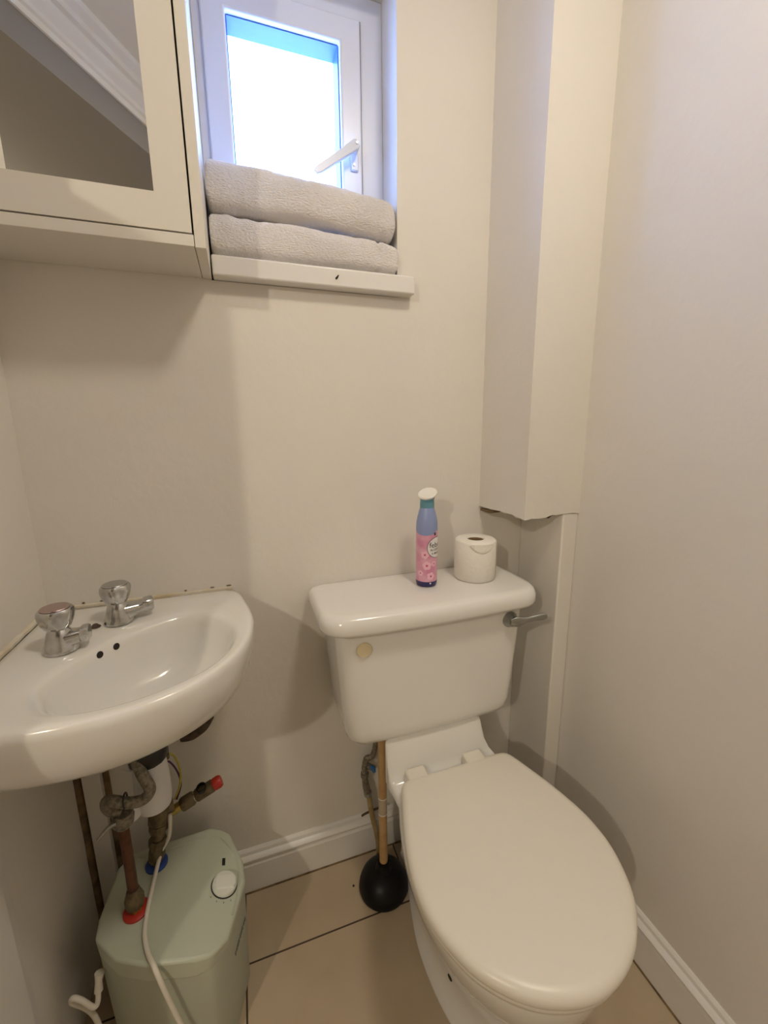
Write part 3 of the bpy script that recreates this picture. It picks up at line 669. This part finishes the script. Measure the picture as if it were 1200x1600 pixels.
# ------------------------------------------------------------------ plunger
pl = thing('plunger', 'sink plunger with a black rubber cup and pale wooden handle', 'plunger', (0.284, -0.120, 0))
pc = (0.284, -0.122, 0)
MB().lathe([(0, 0.010), (0.052, 0.001), (0.060, 0.0), (0.0665, 0.002), (0.068, 0.008), (0.066, 0.020), (0.060, 0.036), (0.048, 0.050), (0.034, 0.058), (0.022, 0.063), (0.018, 0.072), (0.016, 0.082), (0.0, 0.082)], pc, n=40, caps=False).build('cup', BLACKR, pl)
H0 = Vector((0.285, -0.122, 0.058)); H1 = Vector((0.304, -0.060, 0.50))
MB().tube([H0 - (H1 - H0) * 0.0, H0 + (H1 - H0) * 0.02, H1 - (H1 - H0) * 0.02, H1], [0.009, 0.0112, 0.0112, 0.007], 20, smooth=False).build('handle', WOOD, pl)
def along(t): return H0 + (H1 - H0) * t
MB().cyl(along(0.36), along(0.45), 0.01135, n=20).build('sticker', mat('clear_label', (0.50, 0.40, 0.30), 0.2), pl)
for t in (0.352, 0.452): MB().cyl(along(t), along(t + 0.008), 0.01145, n=20).build('sticker_edge', mat('silver_tape', (0.70, 0.66, 0.60), 0.3), pl)

# supply valve to the cistern, beside the plunger
sv = thing('supply_valve', 'small isolating valve and pipe beside the plunger handle behind the toilet', 'valve', (0.268, -0.03, 0.02))
MB().tube([(0.272, -0.030, 0.225), (0.280, -0.030, 0.15), (0.296, -0.030, 0.06), (0.300, -0.030, 0.0)], 0.0075, 14).build('pipe', mat('yellowed_pipe', (0.40, 0.30, 0.14), 0.5, color2=(0.30, 0.21, 0.09), vscale=30), sv)
MB().tube([(0.270, -0.030, 0.218), (0.265, -0.030, 0.245), (0.262, -0.030, 0.275), (0.263, -0.030, 0.31)], [0.0105, 0.010, 0.0085, 0.009], 12).build('connector', BRAID, sv)
MB().lathe([(0, -0.006), (0.0115, -0.006), (0.012, 0), (0.0115, 0.006), (0, 0.006)], (0.270, -0.03, 0.22), (0.1, 0, -1), 8, caps=False).build('nut', DARKM, sv)
MB().lathe([(0, -0.006), (0.0115, -0.006), (0.012, 0), (0.0115, 0.006), (0, 0.006)], (0.262, -0.03, 0.285), (0, 0, 1), 8, caps=False).build('nut', BRAID, sv)
MB().tube([(0.262, -0.03, 0.305), (0.268, -0.03, 0.335), (0.285, -0.034, 0.345), (0.296, -0.036, 0.40), (0.30, -0.04, 0.515)], [0.009, 0.0085, 0.0075, 0.007, 0.007], 12).build('hose', BRAID, sv)
MB().cyl((0.268, -0.03, 0.315), (0.290, -0.034, 0.300), 0.0085, 0.0085, 12).build('valve_body', DARKM, sv)
MB().tube([(0.276, -0.044, 0.318), (0.283, -0.044, 0.312), (0.286, -0.044, 0.300)], [0.004, 0.0065, 0.005], 8).build('blue_tap', mat('blue_lever', (0.03, 0.16, 0.42), 0.4), sv)
MB().tube([(0.252, -0.022, 0.140), (0.270, -0.020, 0.143), (0.33, -0.020, 0.150)], 0.003, 8).build('pipe_clip', RUST, sv)

# ------------------------------------------------------------------ toilet roll
rc = (0.552, -0.098, 0.8618)
roll = thing('toilet_roll', 'white toilet paper roll standing on the right end of the cistern lid', 'toilet roll', rc)
R_ = 0.0525; RH = 0.103
MB().lathe([(0.0205, 0.001), (R_ - 0.003, 0.0), (R_, 0.003), (R_ + 0.0003, 0.05), (R_ - 0.0005, RH - 0.004), (R_ - 0.005, RH), (0.022, RH), (0.0205, RH - 0.002), (0.0205, 0.001)], rc, n=56, caps=False).build('paper', PAPER, roll, angle=50)
MB().lathe([(0.0205, 0.002), (0.0205, RH - 0.003), (0.0190, RH - 0.003), (0.0190, 0.002), (0.0205, 0.002)], rc, n=40, caps=False).build('core', CARD, roll)
MB().lathe([(0, 0.003), (0.0189, 0.003), (0.0189, 0.004), (0, 0.004)], rc, n=24, caps=False).build('core_shadow_card', CARD, roll)
# loose sheet: tail curling from the right and the scalloped end near the top
b = MB(); rs = []
for k in range(15):
    a = math.radians(-30 + 5.5 * k); off = 0.0008 + 0.010 * max(0, (k - 8) / 6) ** 1.5
    c, s = math.cos(a), math.sin(a)
    rs.append([(rc[0] + c * (R_ + off), rc[1] + s * (R_ + off), rc[2] + 0.002), (rc[0] + c * (R_ + off), rc[1] + s * (R_ + off), rc[2] + RH * 0.9), (rc[0] + c * (R_ + off + 0.0006), rc[1] + s * (R_ + off + 0.0006), rc[2] + RH * 0.9), (rc[0] + c * (R_ + off + 0.0006), rc[1] + s * (R_ + off + 0.0006), rc[2] + 0.002)])
b.loft(rs).build('loose_sheet', PAPER, roll)
b = MB(); rs = []
for k in range(21):
    u = (k - 10) / 10; a = math.radians(-100 + 34 * u); c, s = math.cos(a), math.sin(a)
    zb = rc[2] + RH - 0.006 - 0.018 * (1 - u * u); ro = R_ + 0.0003
    rs.append([(rc[0] + c * ro, rc[1] + s * ro, rc[2] + RH - 0.0035), (rc[0] + c * (ro + 0.001), rc[1] + s * (ro + 0.001), rc[2] + RH - 0.0035), (rc[0] + c * (ro + 0.0012), rc[1] + s * (ro + 0.0012), zb), (rc[0] + c * ro, rc[1] + s * ro, zb)])
b.loft(rs).build('tucked_edge', PAPER, roll)

# ------------------------------------------------------------------ air freshener
cc = Vector((0.4125, -0.103, 0.8618)); CR = 0.0262
can = thing('air_freshener_can', 'pink and blue air freshener aerosol with a slanted white top on the cistern', 'air freshener', tuple(cc))
def grad_can():
    m = mat('can_pink_print', (0.76, 0.40, 0.53), 0.28, spec=0.6, color2=(0.66, 0.25, 0.40), vscale=38)
    return m
CANP = grad_can()
MB().lathe([(0, 0.001), (CR - 0.002, 0.001), (CR - 0.001, 0.004), (CR, 0.008), (CR, 0.0145)], cc, n=48, caps=False).build('base_band', mat('navy_print', (0.025, 0.02, 0.12), 0.3), can)
body_c = MB().lathe([(CR, 0.0145), (CR, 0.140)], cc, n=48, caps=False).build('can_body', CANP, can)
MB().lathe([(CR, 0.140), (CR, 0.150), (CR - 0.0008, 0.160), (CR - 0.003, 0.172), (CR - 0.0065, 0.186), (0.0168, 0.196)], cc, n=48, caps=False).build('can_shoulder', mat('blue_grey_print', (0.27, 0.34, 0.60), 0.32), can)
MB().lathe([(0.0172, 0.195), (0.0172, 0.204), (0.0166, 0.212), (0.0172, 0.222), (0, 0.222)], cc, n=40, caps=False).build('collar', mat('teal_plastic', (0.13, 0.32, 0.42), 0.35), can)
# slanted white top facing the viewer, disc tilted
tn = Vector((-0.34, -0.30, 0.89)).normalized()
ctop = cc + Vector((0.0, -0.002, 0.222))
hb2 = MB()
ax = tn; a_ = ax.cross(Vector((0, 0, 1))).normalized(); b_ = ax.cross(a_)
lower = [cc + Vector((math.cos(t) * 0.017, math.sin(t) * 0.017, 0.215)) for t in [2 * math.pi * k / 40 for k in range(40)]]
def disc(rx, ry, h): 
    out = []
    for k in range(40):
        t = 2 * math.pi * k / 40; v = Vector((math.cos(t), math.sin(t), 0))
        # project direction v on the tilted plane
        e = v - tn * v.dot(tn); e.normalize(); out.append(ctop + Vector((0, 0, 0.006)) + e * rx + tn * h)
    return out
hb2.loft([lower, disc(0.0195, 0, -0.004)], True, True).build('spray_head', mat('teal_head', (0.16, 0.36, 0.46), 0.35), can)
MB().loft([disc(0.0215, 0, -0.0035), disc(0.0235, 0, -0.001), disc(0.0235, 0, 0.0015), disc(0.021, 0, 0.0035), disc(0.008, 0, 0.0030)]).build('spray_button', mat('white_cap', (0.82, 0.80, 0.76), 0.3), can)
# printed decoration wrapped on the can
def wrap(name, pts2, m, r=CR + 0.0003, th=0.0002):
    # pts2 : (arc metres to the right of the viewer-facing line, height)
    bm_ = MB(); A0 = math.atan2(-1 - cc.y, 0 - cc.x)      # towards the camera side of the room
    def P(u, h, rad): a = A0 + u / CR; return (cc.x + math.cos(a) * rad, cc.y + math.sin(a) * rad, cc.z + h)
    for poly_ in pts2:
        n_ = len(poly_); cu = sum(p[0] for p in poly_) / n_; ch = sum(p[1] for p in poly_) / n_
        prev = [bm_.bm.verts.new(P(u, h, r)) for u, h in poly_]; NS = 8
        for q_ in range(1, NS):
            f_ = 1 - q_ / NS
            cur = [bm_.bm.verts.new(P(cu + (u - cu) * f_, ch + (h - ch) * f_, r)) for u, h in poly_]
            for k in range(n_): bm_.bm.faces.new((prev[k], prev[(k + 1) % n_], cur[(k + 1) % n_], cur[k]))
            prev = cur
        vc = bm_.bm.verts.new(P(cu, ch, r))
        for k in range(n_): bm_.bm.faces.new((prev[k], prev[(k + 1) % n_], vc))
    return bm_.build(name, m, body_c)
def circ(u, h, ru, rh=None, n=28): 
    rh = rh or ru; return [(u + ru * math.cos(2 * math.pi * k / n), h + rh * math.sin(2 * math.pi * k / n)) for k in range(n)]
BLUEG = bpy.data.materials['blue_grey_print']; PINKL = mat('light_pink_print', (0.86, 0.52, 0.62), 0.3); PINKD = mat('deep_pink_print', (0.62, 0.10, 0.24), 0.3)
WHITEP = mat('white_print', (0.82, 0.80, 0.80), 0.3); INK = mat('dark_print', (0.03, 0.03, 0.05), 0.4)
for (u, h, s_f) in ((-0.004, 0.083, 0.0100), (0.001, 0.056, 0.0110), (0.011, 0.029, 0.0100), (-0.015, 0.036, 0.007), (0.019, 0.060, 0.007)):
    fl = []
    for k in range(5):
        a = 2 * math.pi * k / 5 + 0.3 + u * 90
        fl.append(circ(u + math.cos(a) * s_f * 0.52, h + math.sin(a) * s_f * 0.52, s_f * 0.50, n=14))
    wrap('flower_print', fl, PINKL, CR + 0.0003)
    wrap('flower_centre_print', [circ(u, h, s_f * 0.27, n=12)], PINKD, CR + 0.00055)
wrap('blue_print', [circ(-0.004, 0.141, 0.0290, 0.0105)], BLUEG, CR + 0.0002)
wrap('label_rim', [circ(0.0270, 0.100, 0.0262, 0.0262)], INK, CR + 0.0004)
wrap('label_disc', [circ(0.0270, 0.100, 0.0250, 0.0250)], WHITEP, CR + 0.0007)
wrap('small_mark', [[(0.019, 0.130), (0.024, 0.130), (0.024, 0.137), (0.019, 0.137)]], INK, CR + 0.0006)
def wrap_text(txt, u0, h0, size, m):
    cu = bpy.data.curves.new('t', 'FONT'); cu.body = txt; cu.size = size; cu.resolution_u = 3
    ob = bpy.data.objects.new('t', cu); COL.objects.link(ob)
    dg = bpy.context.evaluated_depsgraph_get(); me = bpy.data.meshes.new_from_object(ob.evaluated_get(dg))
    COL.objects.unlink(ob); bpy.data.objects.remove(ob)
    bm_ = bmesh.new(); bm_.from_mesh(me); A0 = math.atan2(-1 - cc.y, 0 - cc.x); rad = CR + 0.0011
    bmesh.ops.subdivide_edges(bm_, edges=bm_.edges[:], cuts=1)
    for v in bm_.verts:
        a = A0 + (u0 + v.co.x) / CR; h = h0 + v.co.y
        v.co = Vector((cc.x + math.cos(a) * rad, cc.y + math.sin(a) * rad, cc.z + h))
    me2 = bpy.data.meshes.new('lettering'); bm_.to_mesh(me2); bm_.free(); me2.materials.append(m)
    o = bpy.data.objects.new('lettering', me2); COL.objects.link(o); o.parent = body_c; return o
bpy.context.view_layer.update()
for tx, u, h, s in (('febreze', 0.0060, 0.101, 0.0185), ('BLOSSOM', 0.0085, 0.0925, 0.0075), ('& BREEZE', 0.0120, 0.084, 0.0065)):
    o = wrap_text(tx, u, h, s, INK); o.matrix_parent_inverse = world_of(body_c).inverted()
wrap('base_print', [[(0.008, 0.009), (0.012, 0.009), (0.012, 0.0125), (0.008, 0.0125)]], WHITEP, CR + 0.0003)
# crumbs on the floor
tag(MB().lathe([(0, 0.0), (0.003, 0.0), (0.0025, 0.002), (0, 0.0025)], (0.205, -0.095, 0.0), n=7, caps=False).build('floor_speck', DARKH), 'tiny dark speck on the floor tile left of the plunger', 'debris')
